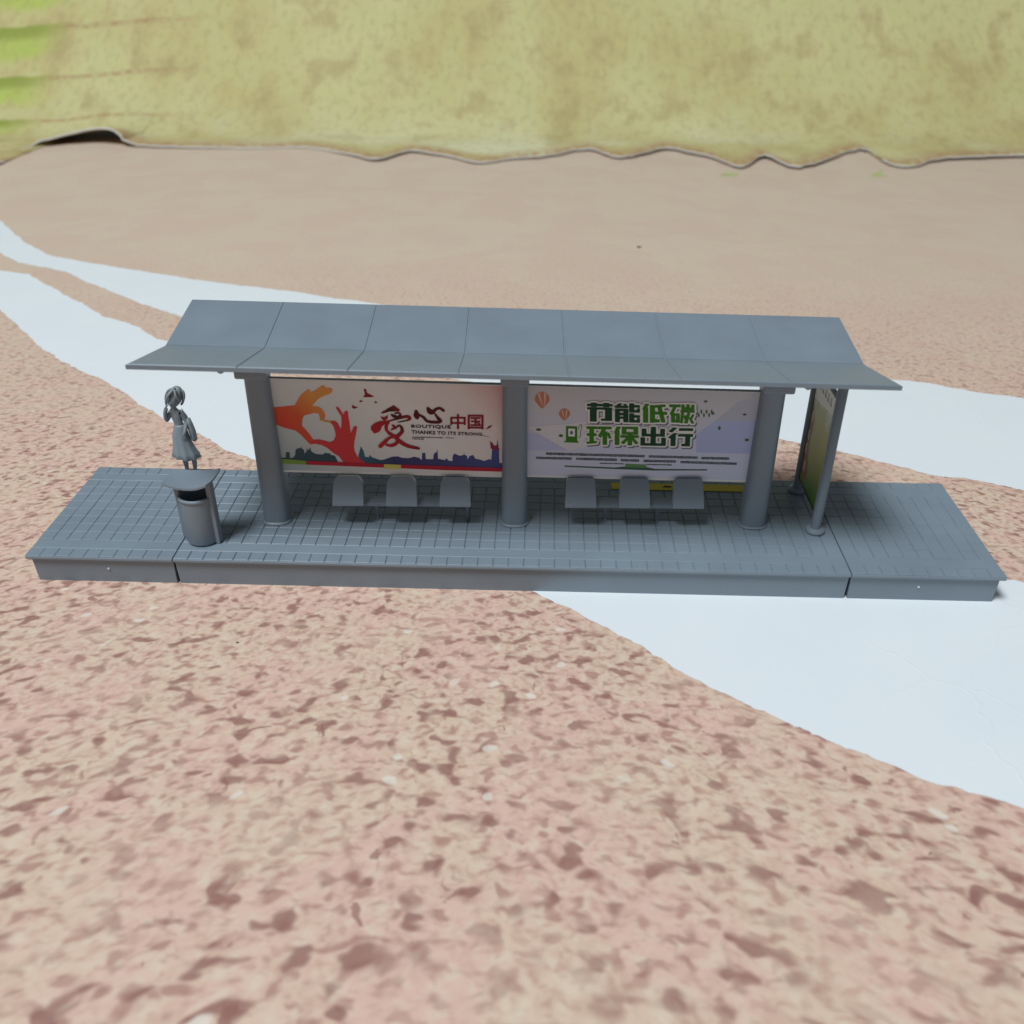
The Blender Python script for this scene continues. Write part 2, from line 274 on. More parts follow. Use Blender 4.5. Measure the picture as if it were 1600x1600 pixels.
U_UP = [(-600, 520), (-450, 470), (-375.5, 425.2), (-331.1, 371.1), (-301.5, 343.8), (-266.9, 329.1), (-229.4, 314.1), (-193.7, 299.8), (-156.9, 289.6), (-128.9, 280.7), (-109, 272.7), (30, 225), (167.7, 170.6), (186.3, 167.2), (200.4, 160), (221.3, 152), (300, 122), (420, 70)]
U_LO = [(-600, 450), (-430, 400), (-337, 349.1), (-315.1, 329.7), (-294.7, 320.2), (-279.2, 312), (-244.2, 283.6), (-212.2, 257.7), (-182.7, 238.8), (-100, 196), (-20.5, 158), (106.1, 108.6), (126.9, 99.5), (139.5, 91), (148.7, 86.8), (156.9, 80.1), (169.6, 79.1), (178.6, 74.2), (187.2, 70.8), (290, 20), (400, -30)]
L_UP = [(-600, 420), (-430, 375), (-318.6, 312.8), (-298.5, 307.4), (-261.2, 271.7), (-223.3, 237), (-201.1, 223.7), (-184.8, 206.3), (-178.4, 204), (-117.6, 159.8), (0, 96), (90, 46), (158.1, 13.2), (230, -18), (380, -90)]
L_LO = [(-600, 390), (-400, 330), (-284.1, 244.4), (-240, 195.5), (-223.9, 179.7), (-188.6, 153.3), (-161.3, 127.3), (-147.9, 115.4), (-131.9, 105.4), (-114, 89.3), (-99.5, 80.9), (-45, 42), (9, 1), (21.7, -9.9), (38.8, -24.1), (54.9, -39.7), (70.2, -50.3), (84.4, -60.1), (104.5, -72), (124, -80.1), (200, -130), (330, -200)]
band('path', U_UP, U_LO, .06); band('path', L_UP, L_LO, .06)

# little printed leaves and a dark speck on the sheet
LEAFP = mat('leaf_ink', (.47, .52, .22), .6)
for x, y, sx, sy in ((163, 605, 9, 17), (289, 611, 7, 16)):
    P = [(x-sx, y-sy*.7), (x, y-sy*.85), (x+sx, y-sy*.8), (x+sx*1.1, y+sy*.2), (x+sx*1.5, y+sy*1.2), (x+sx*.6, y+sy*.3), (x-sx*.4, y-sy*.1)]
    pyd('printed_leaf', [(u, v, gz(u, v)+.12) for u, v in P], [tuple(range(len(P)))], LEAFP, g)
SPK = mat('speck', (.12, .08, .06), .7)
for x, y, r in ((70, 379.7, 2.4), (-77.2, -26.9, .5)):
    pyd('speck', [(x+r*math.cos(a)*random.uniform(.6, 1.2), y+r*math.sin(a)*random.uniform(.6, 1.2), .12) for a in [i*.785 for i in range(8)]], [tuple(range(8))], SPK, g)

# ------------------------------------------------------------------ printed olive backdrop sheet with its torn, lifted edge
def back_material():
    m = mat('printed_meadow', rough=.7, spec=.25); k = NT(m)
    uv = k.n('ShaderNodeUVMap', uv_map='print').outputs[0]; s = k.n('ShaderNodeSeparateXYZ'); k.l(uv, s.inputs[0]); U, V = s.outputs[0], s.outputs[1]
    s2 = k.n('ShaderNodeSeparateXYZ'); k.l(k.n('ShaderNodeUVMap', uv_map='edge').outputs[0], s2.inputs[0]); ED = s2.outputs[1]
    st = k.n('ShaderNodeMapping'); k.l(uv, st.inputs[0]); st.inputs['Scale'].default_value = (1, .55, 1)
    a = k.noise(st.outputs[0], .8, 3, .5, 0, '2D'); b = k.noise(st.outputs[0], 2.4, 4, .6, .1, '2D'); c = k.noise(st.outputs[0], 13, 4, .65, 0, '2D')
    col = k.mix(k.step(a, .36, .64), (.56, .48, .215), (.62, .565, .28))
    col = k.mix(k.math('MULTIPLY', k.step(b, .50, .74), .45), col, (.60, .565, .34))
    col = k.mix(k.math('MULTIPLY', k.step(b, .48, .28), .6), col, (.43, .34, .15))
    pale = k.math('MULTIPLY', k.step(k.noise(uv, .5, 2, .5, .2, '2D'), .48, .66), k.step(V, 2.2, .5))
    col = k.mix(k.math('MULTIPLY', pale, .75), col, (.72, .71, .47))
    col = k.mix(k.math('MULTIPLY', k.step(V, 1.2, 2.4), k.math('MULTIPLY', k.step(b, .44, .62), .5)), col, (.57, .55, .23))
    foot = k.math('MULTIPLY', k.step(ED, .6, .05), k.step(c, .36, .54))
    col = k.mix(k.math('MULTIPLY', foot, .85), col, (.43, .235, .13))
    left = k.step(U, -3.3, -4.3); row = k.math('MULTIPLY_ADD', U, -.10, V)
    fr = k.math('FRACT', k.math('MULTIPLY', k.math('ADD', row, k.math('MULTIPLY', b, .08)), 1.35))
    line = k.math('MULTIPLY', k.math('MULTIPLY', k.step(fr, .84, .92), k.step(fr, 1.0, .94)), k.math('MULTIPLY', left, k.step(c, .38, .55)))
    col = k.mix(k.math('MULTIPLY', line, .7), col, (.40, .22, .12))
    bush = k.math('MULTIPLY', k.step(U, -5.0, -5.5), k.step(k.math('ADD', fr, k.math('MULTIPLY', b, .6)), .55, .80))
    col = k.mix(k.math('MULTIPLY', bush, .8), col, (.44, .54, .10))
    col = k.mix(k.math('MULTIPLY', k.math('MULTIPLY', bush, k.step(fr, .66, .86)), .7), col, (.24, .28, .05))
    col = k.mix(k.math('MULTIPLY', k.step(c, .52, .32), .34), col, (.39, .31, .14))
    k.l(col, k.b.inputs['Base Color']); k.bump(k.noise(uv, 2.2, 3), .08, .003)
    return m
MEADOW = back_material(); RIM = mat('torn_paper_core', (.74, .73, .70), .8)
TORN = [(-494.3, 575.6, 4.0), (-466.9, 608.2, 4.0), (-476.2, 649.9, 4), (-468.6, 685.2, 6), (-432.0, 705.0, 16), (-407.2, 699.1, 20), (-393.3, 691.7, 14), (-385.0, 689.2, 6), (-334.8, 683.9, 4.0), (-261.7, 681.2, 4.0), (-214.9, 686.5, 4.0), (-170.7, 658.6, 4.0), (-141.1, 637.2, 4.0), (-117.5, 676.0, 4.0), (-80.0, 654.3, 4.0), (-49.5, 627.8, 4.0), (-22.1, 647.0, 3.2), (12.1, 662.8, 3.2), (47.9, 694.2, 3.2), (75.3, 657.2, 3.2), (120.6, 705.6, 0.6), (139.5, 688.4, 0.6), (157.4, 668.8, 0.6), (177.8, 621.2, 3.2), (206.7, 672.1, 3.2), (227.6, 623.5, 3.2), (302.4, 706.4, 3.2), (309.3, 640.6, 3.2), (329.1, 633.5, 3.2), (364.9, 665.3, 3.2), (443.2, 683.3, 3.2), (487.3, 679.6, 3.2)]
def backdrop():
    T = [(-1400, 420, 4), (-1100, 470, 4), (-800, 520, 4), (-600, 560, 4)] + TORN + [(560, 672, 3), (700, 690, 3.5), (900, 660, 4), (1150, 690, 4), (1400, 670, 4)]
    T = T[:4]+catmull(T[4:36], 4)+T[36:]
    P = []
    for (a, b) in zip(T, T[1:]):
        L = math.dist(a, b); n = max(1, int(L/6))
        for i in range(n):
            t = i/n; p = [a[q]+(b[q]-a[q])*t for q in range(3)]
            d = 1.6*noise.noise(Vector((p[0]*.11, p[1]*.11, 2)))
            P.append((p[0], p[1]+d*2, max(.4, p[2]+.35*d)))
    P.append(T[-1]); K = 44; V = []; F = []; UVs = []; EDs = []
    def prof(t): # behind the edge the sheet sinks to the table, then sweeps up
        y = 150*t if t < 1 else 150+ (t-1)*90
        return y
    for x, y, z in P:
        for j in range(K):
            d = (j/(K-1))**1.5*640            # run along the sheet
            yb = 735                          # where it starts to rise
            yy = y+d*.80
            rise = max(0, yy-yb); zz = (z*.7 if z > 5 else z*.28)*math.exp(-d/70)+ .15 + (rise*rise/(rise+110))*.95
            zz += .7*noise.noise(Vector((x*.008, d*.008, 4)))*min(1, d/60)
            V.append((x, yy, zz)); UVs.append((x/100, (yy-640)/80)); EDs.append((x/100, d/100))
    n = len(P)
    for i in range(n-1):
        for j in range(K-1): F.append((i*K+j, (i+1)*K+j, (i+1)*K+j+1, i*K+j+1))
    o = pyd('backdrop_sheet', V, F, MEADOW, None, True); o.data.materials.append(RIM)
    l = o.data.uv_layers.new(name='print')
    l2 = o.data.uv_layers.new(name='edge')
    for lp in o.data.loops: l.data[lp.index].uv = UVs[lp.vertex_index]; l2.data[lp.index].uv = EDs[lp.vertex_index]
    so = o.modifiers.new('thick', 'SOLIDIFY'); so.thickness = 1.5*S; so.offset = 1; so.material_offset_rim = 1; so.material_offset = 0
    return tag(o, 'olive green printed meadow paper sheet with torn, lifted pale lower edge', 'backdrop')
backdrop()

# ------------------------------------------------------------------ platform: three grey moulded sections covered in paving tiles
D = 57.08; ROWS = 12; RY = D/ROWS
def tile_mesh(w, d, gx, gy, ch=.19, h=.5):
    """a chamfered tile w x d with joints gx, gy, sitting at z=0 (top)"""
    x0, x1, y0, y1 = gx/2, w-gx/2, gy/2, d-gy/2
    V = [(x0, y0, -h), (x1, y0, -h), (x1, y1, -h), (x0, y1, -h), (x0, y0, -ch), (x1, y0, -ch), (x1, y1, -ch), (x0, y1, -ch), (x0+ch, y0+ch, 0), (x1-ch, y0+ch, 0), (x1-ch, y1-ch, 0), (x0+ch, y1-ch, 0)]
    F = [(0, 1, 5, 4), (1, 2, 6, 5), (2, 3, 7, 6), (3, 0, 4, 7), (4, 5, 9, 8), (5, 6, 10, 9), (6, 7, 11, 10), (7, 4, 8, 11), (8, 9, 10, 11)]
    return V, F
def section(x0, x1, cols, label, li, ri, gx, gy, ch=.19):
    t = empty('platform_section', (x0, 0, 0)); Lx = x1-x0; w = Lx/cols
    bm = bmesh.new()
    # skirt tapers slightly inwards and is a touch proud-edged under the lip
    a, b = (1.5 if li else .25), (Lx-1.5 if ri else Lx-.25)
    addloft(bm, [[(a+.25, 1.35, 0), (b-.25, 1.35, 0), (b-.25, D-1.35, 0), (a+.25, D-1.35, 0)], [(a, 1.05, 8.75), (b, 1.05, 8.75), (b, D-1.05, 8.75), (a, D-1.05, 8.75)]])
    bmo('skirt', bm, GREY, t)
    box('deck', .06, Lx-.06, 0, D, 8.75, H-.34, GREY, t, .22, 2)
    me = {}
    def mesh(key, ww, dd, mgx, mgy):
        if key not in me:
            V, F = tile_mesh(ww, dd, mgx, mgy, ch); q = bpy.data.meshes.new('tile'); q.from_pydata([Vector(v)*S for v in V], [], F); q.update(); q.materials.append(GREYT); me[key] = q
        return me[key]
    cells = []
    for r in list(range(1))+list(range(2, 10))+[11]:
        for c in range(cols): cells.append((r, c))
    keep = 300
    def place(r, c):
        y = r*RY
        if r == 0: y, dd = .28, RY-.28
        elif r == 11: dd = RY-.28
        else: dd = RY
        return c*w, y, dd
    stuff = bmesh.new(); ns = 0
    for i, (r, c) in enumerate(cells):
        x, y, dd = place(r, c); z = H+random.uniform(-.03, .03)
        off = w*.5 if (r in (0, 11) and False) else 0
        if i < keep:
            o = bpy.data.objects.new('tile', mesh((r in (0,), r == 11), w, dd, gx, gy)); COL.objects.link(o); o.parent = t
            o.location = Vector((x+off, y, z))*S; o.rotation_euler = (random.gauss(0, .006), random.gauss(0, .006), 0)
        else:
            V, F = tile_mesh(w, dd, gx, gy); vs = [stuff.verts.new((v[0]+x, v[1]+y, v[2]+z)) for v in V]; ns += 1
            for f in F: stuff.faces.new([vs[k] for k in f])
    if ns:
        o = bmo('rear_tiles', stuff, GREYT, t); o['kind'] = 'stuff'
    else: stuff.free()
    for r in (1, 10):
        V, F = tile_mesh(Lx, RY, .2, gy); pyd('paving_strip', [(v[0], v[1]+r*RY, v[2]+H) for v in V], F, GREYT, t)
    tag(t, label, 'platform'); return t
JX = 103.7
pc = section(-JX, JX, 44, 'long grey middle platform section carrying the bus shelter and its two benches', False, False, .25, .10)
pl = section(-150, -JX-.12, 10, 'short grey tiled platform end piece that the woman figurine stands on', True, False, .09, .06, .12)
prr = section(JX+.12, 150, 10, 'short empty grey tiled platform end piece beyond the two-posted sign panel', False, True, .07, .10, .17)
GLINT = mat('glint_nub', (.62, .64, .64), .35)  # pale nubs on the grey skirt, a glint painted into their colour
for sec, x in ((pl, -125.0+150), (prr, 125-JX-.12)):
    loft('glint_nub', [[(x+rr*math.cos(a), yy, 5.1+rr*math.sin(a)) for a in [i*math.pi/4 for i in range(8)]] for rr, yy in ((.42, 1.35), (.4, .95), (.2, .8))], GLINT, sec)

# ------------------------------------------------------------------ bus shelter
TL = -.0224                                       # the whole frame leans a little
sh = empty('bus_shelter', (1.5775, 0, H), .0241)
tag(sh, 'grey bus shelter with gull-wing panelled roof on three posts and two posters', 'bus shelter')
def shear(o, lo=0):
    for v in o.data.vertices:
        z = v.co.z/S; f = 1 if lo == 0 else min(max(z/lo, 0), 1)
        v.co.z += TL*v.co.x*f
    o.data.update(); return o
PX, PY = 77.7, 26.4
def sq(cx, cy, z, rx, ry, n=40, p=.72):
    out = []
    for i in range(n):
        a = 2*math.pi*i/n; c, s = math.cos(a), math.sin(a)
        out.append((cx+rx*math.copysign(abs(c)**p, c), cy+ry*math.copysign(abs(s)**p, s), z))
    return out
for i, px in enumerate((-PX, 0, PX)):
    rings = [sq(px, PY, 0, 4.75, 4.6), sq(px, PY, .45, 4.75, 4.6), sq(px, PY, .8, 4.3, 4.1), sq(px, PY, 12, 4.1, 3.9), sq(px, PY, 50, 3.75, 3.6), sq(px, PY, 56.0, 3.75, 3.6)]
    po = shear(loft('post', rings, GREY, sh), 10)
    br = bmesh.new(); e0, e1 = (5.4, 4.1) if px < -1 else ((4.1, 5.4) if px > 1 else (4.3, 4.3)); addbox(br, px-e0, px+e1, PY-5.2, PY+5.5, 49.8, 52.4, .6, 3)
    addloft(br, [[(px-3.9, PY-17, 58.3), (px+3.9, PY-17, 58.3), (px+3.9, PY-17, 60.6), (px-3.9, PY-17, 60.6)], [(px-3.9, PY-5, 52.3), (px+3.9, PY-5, 52.3), (px+3.9, PY-5, 57.6), (px-3.9, PY-5, 57.6)], [(px-3.9, PY+6, 52.3), (px+3.9, PY+6, 52.3), (px+3.9, PY+6, 56.0), (px-3.9, PY+6, 56.0)], [(px-3.9, PY+20, 55.5), (px+3.9, PY+20, 55.5), (px+3.9, PY+20, 57.6), (px-3.9, PY+20, 57.6)]])
    shear(bmo('bracket', br, GREY, po))
# roof: gull profile
R = 104.66; YF, ZF, YK, ZK, YB, ZB = -.67, 63.0, 29.15, 56.7, 58.4, 60.9; TH = 1.25
def roofprof(y0, z0, y1, z1, off): # offset along the normal
    L = math.hypot(y1-y0, z1-z0); return (-(z1-z0)/L*off, (y1-y0)/L*off)
bm = bmesh.new()
prof = [(YF, ZF-TH), (YK, ZK-TH-.05), (YB, ZB-TH), (YB, ZB), (YK, ZK), (YF, ZF)]
addloft(bm, [[(x, y, z) for y, z in prof] for x in (-R, -R*.6, -R*.2, R*.2, R*.6, R)])
bmesh.ops.bevel(bm, geom=[e for e in bm.edges if e.is_boundary or (len(e.link_faces) == 2 and e.calc_face_angle(0) > 1.2)], offset=.3, segments=2, affect='EDGES')
roof = shear(bmo('roof', bm, GREY, sh))
PW = 2*R/7
for k in range(7):
    x0, x1 = -R+k*PW, -R+(k+1)*PW
    g0 = .16 if k else .35; g1 = .16 if k < 6 else .35
    for y0, z0, y1, z1, e0, e1 in ((YF, ZF, YK, ZK, .45, .06), (YK, ZK, YB, ZB, .06, .4)):
        ny, nz = roofprof(y0, z0, y1, z1, 1); L = math.hypot(y1-y0, z1-z0); ty, tz = (y1-y0)/L, (z1-z0)/L
        c = .20; hgt = .24
        def pt(x, s, o): return (x, y0+ty*s+ny*o, z0+tz*s+nz*o)
        a0, a1 = e0, L-e1; xa, xb = x0+g0, x1-g1
        V = [pt(xa, a0, -.1), pt(xb, a0, -.1), pt(xb, a1, -.1), pt(xa, a1, -.1), pt(xa+c, a0+c, hgt), pt(xb-c, a0+c, hgt), pt(xb-c, a1-c, hgt), pt(xa+c, a1-c, hgt)]
        F = [(0, 1, 5, 4), (1, 2, 6, 5), (2, 3, 7, 6), (3, 0, 4, 7), (4, 5, 6, 7)]
        shear(pyd('roof_panel', V, F, GREY, roof))
for s in (-1, 1):   # round-ended ribs under the roof, outside the end posts
    x = s*82.0; rib = bmesh.new(); rr = []
    for y in (6.5, 7.2, 27):
        zr = ZF-TH+(ZK-ZF)*(y-YF)/(YK-YF)+.2; q = .6 if y == 6.5 else 1
        rr.append([(x+1.5*q*math.cos(a), y, zr-1.2*(y > 6.5)*0+(-2.6*q*math.sin(a))) for a in [math.pi*i/10 for i in range(11)]])
    addloft(rib, rr); shear(bmo('rib', rib, GREY, roof, False))

# poster boards ----------------------------------------------------
YP = 26.0
def ink(name, col, rough=.5): return mat(name, col, rough, .2)
def flat(name, P, m, parent, layer):
    o = pyd(name, [(x, YP-.03*layer, z) for x, z in P], [tuple(range(len(P)))], m, parent)
    if o.data.polygons[0].normal.y > 0: o.data.flip_normals()
    return shear(o)
def multi(name, polys, m, parent, layer, eps=.008):
    V = []; F = []
    for i, P in enumerate(polys):
        A = sum(P[j][0]*P[(j+1) % len(P)][1]-P[(j+1) % len(P)][0]*P[j][1] for j in range(len(P)))
        if A < 0: P = P[::-1]
        b = len(V); V += [(x, YP-.03*layer-eps*i, z) for x, z in P]; F.append(tuple(range(b, b+len(P))))
    return shear(pyd(name, V, F, m, parent))
def brush(P, n=6):
    C = catmull(P, n); L = []; Rr = []
    for i, (x, z, w) in enumerate(C):
        a = C[max(i-1, 0)]; b = C[min(i+1, len(C)-1)]; dx, dz = b[0]-a[0], b[1]-a[1]; l = math.hypot(dx, dz) or 1
        nx, nz = -dz/l, dx/l; L.append((x+nx*w, z+nz*w)); Rr.append((x-nx*w, z-nz*w))
    def cap(i, s):
        x, z, w = C[i]; j = 1 if i == 0 else len(C)-2; dx, dz = x-C[j][0], z-C[j][1]; l = math.hypot(dx, dz) or 1
        return (x+dx/l*w*.8, z+dz/l*w*.8)
    return [cap(0, 0)]+L+[cap(len(C)-1, 0)]+Rr[::-1]
def text(name, s, boxc, m, parent, layer, off=0, space=1.0, italic=0):
    cu = bpy.data.curves.new(name, 'FONT'); cu.body = s; cu.offset = off; cu.space_character = space; cu.resolution_u = 3; cu.shear = italic
    to = bpy.data.objects.new(name, cu); COL.objects.link(to)
    bpy.context.view_layer.update(); dg = bpy.context.evaluated_depsgraph_get()
    me = bpy.data.meshes.new_from_object(to.evaluated_get(dg)); bpy.data.objects.remove(to); bpy.data.curves.remove(cu)
    xs = [v.co.x for v in me.vertices]; ys = [v.co.y for v in me.vertices]
    (tlx, tlz), (trx, trz), (blx, blz), (brx, brz) = boxc
    for v in me.vertices:
        u = (v.co.x-min(xs))/(max(xs)-min(xs)); w = (v.co.y-min(ys))/(max(ys)-min(ys))
        x = (blx*(1-u)+brx*u)*(1-w)+(tlx*(1-u)+trx*u)*w; z = (blz*(1-u)+brz*u)*(1-w)+(tlz*(1-u)+trz*u)*w
        v.co = Vector((x, YP-.03*layer, z))*S
    me.name = name; me.update(); o = link(name, me, m, parent)
    return shear(o)
def smallprint(name, lines, m, parent, layer):
    """rows of print too small to read: short broken marks"""
    polys = []
    for (a, b, hh) in lines:
        L = b[0]-a[0]; h = hh*.042; x = 0
        while x < L-.2:
            w = random.uniform(.22, .4) if hh > 5 else random.uniform(.15, .5)
            w = min(w, L-x); z = a[1]+(b[1]-a[1])*x/L
            for q in ((-1, -.12), (.1, 1)) if hh > 5 else ((-1, 1),):
                j = random.uniform(.75, 1)
                polys.append([(a[0]+x, z+h*q[0]*j), (a[0]+x+w, z+h*q[0]*j), (a[0]+x+w, z+h*q[1]*j), (a[0]+x, z+h*q[1]*j)])
            x += w+random.uniform(.06, .14)
    return multi(name, polys, m, parent, layer, 0)
def grad(name, stops, vec):
    """a printed gradient along a direction of the poster (millimetres)"""
    m = mat(name, rough=.5, spec=.2); k = NT(m)
    tc = k.n('ShaderNodeTexCoord').outputs['Object']; s = k.n('ShaderNodeSeparateXYZ'); k.l(tc, s.inputs[0])
    t = k.math('ADD', k.math('MULTIPLY', s.outputs[0], vec[0]/S), k.math('MULTIPLY_ADD', s.outputs[2], vec[1]/S, vec[2]))
    r = k.n('ShaderNodeValToRGB'); k.l(t, r.inputs[0]); e = r.color_ramp.elements
    while len(e) < len(stops): e.new(.5)
    for q, (p, c) in zip(e, stops): q.position = p; q.color = (*c, 1)
    k.l(r.outputs[0], k.b.inputs['Base Color']); return m
WHITE = ink('poster_white', (.80, .80, .78))
# left board: warm charity poster
b1 = shear(box('poster_board', -74.2, -3.3, YP+.02, YP+1.3, 16.1, 48.6, GREY, sh, .2))
P1 = grad('poster_warm', [(0, (.36, .46, .48)), (.25, (.64, .67, .67)), (.6, (.83, .81, .79)), (.84, (.80, .69, .67)), (1, (.66, .36, .35))], (1/95, 1/110, .60))
flat('poster_margin', [(-73.9, 16.2), (-3.4, 16.4), (-3.4, 48.3), (-73.9, 48.45)], WHITE, b1, 1)
flat('poster_print', [(-73.8, 16.9), (-3.5, 17.3), (-3.5, 48.0), (-73.8, 48.2)], P1, b1, 2)
ORANGE = grad('ink_orange', [(0, (.66, .06, .035)), (.5, (.70, .11, .04)), (1, (.74, .32, .08))], (1/24, 1/22, 1.55))
flat('printed_hand', HAND_L, ORANGE, b1, 4)
flat('printed_hand', HAND_R, ink('ink_red', (.66, .05, .06)), b1, 5)
flat('printed_finger', LINK, ink('ink_amber', (.62, .34, .10)), b1, 6)
flat('skyline', SKY_L, ink('ink_slate', (.045, .085, .105)), b1, 3)
flat('skyline', SKY_R, grad('ink_navy', [(0, (.04, .15, .18)), (.25, (.05, .045, .14)), (1, (.075, .09, .27))], (1/46, 0, 1.08)), b1, 3)
flat('printed_flag', FLAG, ink('ink_magenta', (.30, .02, .09)), b1, 6)
flat('colour_band', BAND_G, ink('ink_green_band', (.22, .36, .07)), b1, 7); flat('colour_band', BAND_R, ink('ink_crimson', (.48, .02, .045)), b1, 7); flat('colour_band', BAND_Y, ink('ink_yellow', (.66, .58, .16)), b1, 8)
DRED = ink('ink_dark_red', (.27, .012, .02)); REDW = grad('ink_brush_red', [(0, (.50, .02, .03)), (.45, (.38, .015, .025)), (.75, (.05, .01, .012)), (1, (.30, .015, .02))], (1/16, 1/20, 1.15))
flat('printed_bird', BIRD, DRED, b1, 4); multi('printed_birds', BIRDS, DRED, b1, 4)
multi('lettering', [AI_ROOF, AI_DOT]+[brush([(x, z, w*1.22) for x, z, w in q]) for q in AI], REDW, b1, 6); multi('lettering', [brush([(x, z, w*1.15) for x, z, w in q]) for q in XIN], ink('ink_maroon', (.10, .008, .012)), b1, 6)
text('lettering', '中国', T_ZG, ink('ink_deep_red', (.26, .01, .02)), b1, 6, .022, .92)
INK = ink('ink_black', (.05, .025, .02))
text('lettering', 'BOUTIQUE', T_BOUT, INK, b1, 6, .032, 1.12); text('lettering', 'THANKS TO ITS STRONG', T_THANK, INK, b1, 6, .032, 1.08)
smallprint('small_print', SMALL6, INK, b1, 6)
# right board: green travel poster
b2 = shear(box('poster_board', 3.3, 74.2, YP+.02, YP+1.3, 16.6, 48.6, GREY, sh, .2))
P2 = grad('poster_lavender', [(0, (.66, .69, .84)), (.45, (.60, .61, .75)), (.8, (.60, .58, .61)), (1, (.52, .51, .53))], (0, 1/32, -.5))
flat('poster_margin', [(3.4, 16.8), (74.0, 17.0), (74.0, 48.3), (3.4, 48.4)], WHITE, b2, 1)
flat('poster_print', [(3.5, 17.5), (73.9, 17.8), (73.9, 48.1), (3.5, 48.2)], P2, b2, 2)
def clipx(P): return [(min(max(x, 3.6), 73.8), z) for x, z in P]
for q, c in zip(FAC, ((.46, .50, .74), (.52, .55, .76), (.50, .50, .57), (.70, .68, .71))): flat('printed_facet', clipx(q), ink('ink_facet', c), b2, 3+.1*FAC.index(q))
def rounded(boxes, grow, r=1.0):
    P = []
    for (x0, x1, z0, z1) in boxes:
        x0 -= grow; x1 += grow; z0 -= grow; z1 += grow; q = []
        for cx, cz, a0 in ((x1-r, z1-r, 0), (x0+r, z1-r, 90), (x0+r, z0+r, 180), (x1-r, z0+r, 270)):
            for i in range(5): a = math.radians(a0+i*22.5); q.append((cx+r*math.cos(a), cz+r*math.sin(a)))
        P.append(q)
    return P
def span(B): return (min(B[0][0], B[2][0]), max(B[1][0], B[3][0]), min(B[2][1], B[3][1]), max(B[0][1], B[1][1]))
BB = [span(R1), span(R2)]
def offset(P, d):
    """a convex outline grown by d"""
    n = len(P); A = sum(P[i][0]*P[(i+1) % n][1]-P[(i+1) % n][0]*P[i][1] for i in range(n))
    if A < 0: P = P[::-1]
    out = []
    for i in range(n):
        (ax, az), (bx, bz), (cx, cz) = P[i-1], P[i], P[(i+1) % n]
        l1 = math.hypot(bx-ax, bz-az); l2 = math.hypot(cx-bx, cz-bz)
        n1 = ((bz-az)/l1, -(bx-ax)/l1); n2 = ((cz-bz)/l2, -(cx-bx)/l2)
        out += [(bx+n1[0]*d, bz+n1[1]*d), (bx+n2[0]*d, bz+n2[1]*d)]
    return out
PALE = ink('ink_pale', (.82, .80, .75)); SHD = ink('ink_shadow', (.16, .15, .21))
DG = ink('ink_dark_green', (.008, .055, .022)); GG = ink('ink_green', (.045, .19, .008))
def half(B, a, b):
    f = lambda p, q, t: (p[0]+(q[0]-p[0])*t, p[1]+(q[1]-p[1])*t)
    return [f(B[0], B[1], a), f(B[0], B[1], b), f(B[2], B[3], a), f(B[2], B[3], b)]
GLYPH = {
 '节': [(0, 84, 100, 94), (16, 80, 36, 100), (66, 80, 86, 100), (0, 66, 98, 75), (12, 0, 36, 68), (72, 6, 97, 68), (56, 6, 80, 15)],
 '能': [(2, 77, 52, 87), [(16, 100), (32, 100), (18, 82), (2, 82)], [(34, 98), (45, 98), (56, 80), (43, 80)], (3, 0, 19, 70), (36, 0, 53, 70), (3, 60, 53, 70), (18, 38, 37, 48), (18, 19, 37, 28), (59, 54, 76, 100), (74, 81, 99, 91), (59, 54, 99, 64), (90, 62, 99, 74), (59, 0, 76, 46), (74, 27, 99, 37), (59, 0, 99, 11), (90, 9, 99, 21)],
 '低': [[(12, 100), (29, 100), (18, 70), (0, 70)], (6, 0, 23, 78), (33, 0, 50, 92), [(33, 90), (93, 98), (95, 86), (33, 77)], (48, 45, 98, 57), [(60, 88), (77, 88), (94, 2), (76, 2)], (54, 3, 69, 15), [(33, 0), (58, 8), (58, 21), (33, 12)]],
 '碳': [(0, 86, 43, 97), [(15, 86), (29, 86), (15, 46), (0, 46)], (8, 4, 21, 50), (28, 4, 40, 50), (8, 41, 40, 50), (8, 4, 40, 14), (49, 73, 98, 83), (49, 80, 59, 98), (68, 80, 79, 100), (88, 80, 98, 98), (45, 59, 100, 68), [(47, 62), (58, 62), (53, 0), (42, 0)], [(57, 42), (65, 44), (67, 22), (58, 22)], [(90, 48), (100, 48), (90, 24), (82, 28)], [(71, 56), (83, 56), (72, 0), (57, 0)], [(76, 34), (85, 30), (100, 0), (86, 0)]],
 '环': [(0, 87, 42, 98), (2, 49, 39, 60), [(0, 2), (42, 8), (42, 20), (0, 14)], (13, 8, 28, 94), (46, 87, 100, 98), [(64, 90), (80, 90), (58, 38), (45, 47)], (66, 0, 81, 72), [(80, 64), (91, 68), (101, 38), (90, 32)]],
 '保': [[(12, 100), (29, 100), (16, 66), (0, 66)], (6, 0, 22, 76), (34, 89, 96, 99), (34, 60, 96, 70), (34, 60, 49, 99), (81, 60, 96, 99), (29, 42, 100, 53), (58, 0, 73, 62), [(55, 46), (67, 46), (42, 4), (28, 12)], [(64, 46), (77, 46), (101, 12), (88, 4)]],
 '出': [(41, 0, 59, 100), (5, 54, 21, 90), (79, 54, 95, 90), (5, 51, 95, 62), (0, 0, 16, 42), (84, 0, 100, 42), (0, 0, 100, 11)],
 '行': [[(20, 100), (37, 98), (16, 72), (1, 79)], [(23, 70), (39, 68), (14, 38), (0, 45)], (13, 0, 30, 56), (45, 84, 99, 95), (42, 53, 100, 64), (71, 4, 88, 58), (57, 0, 88, 11)]}
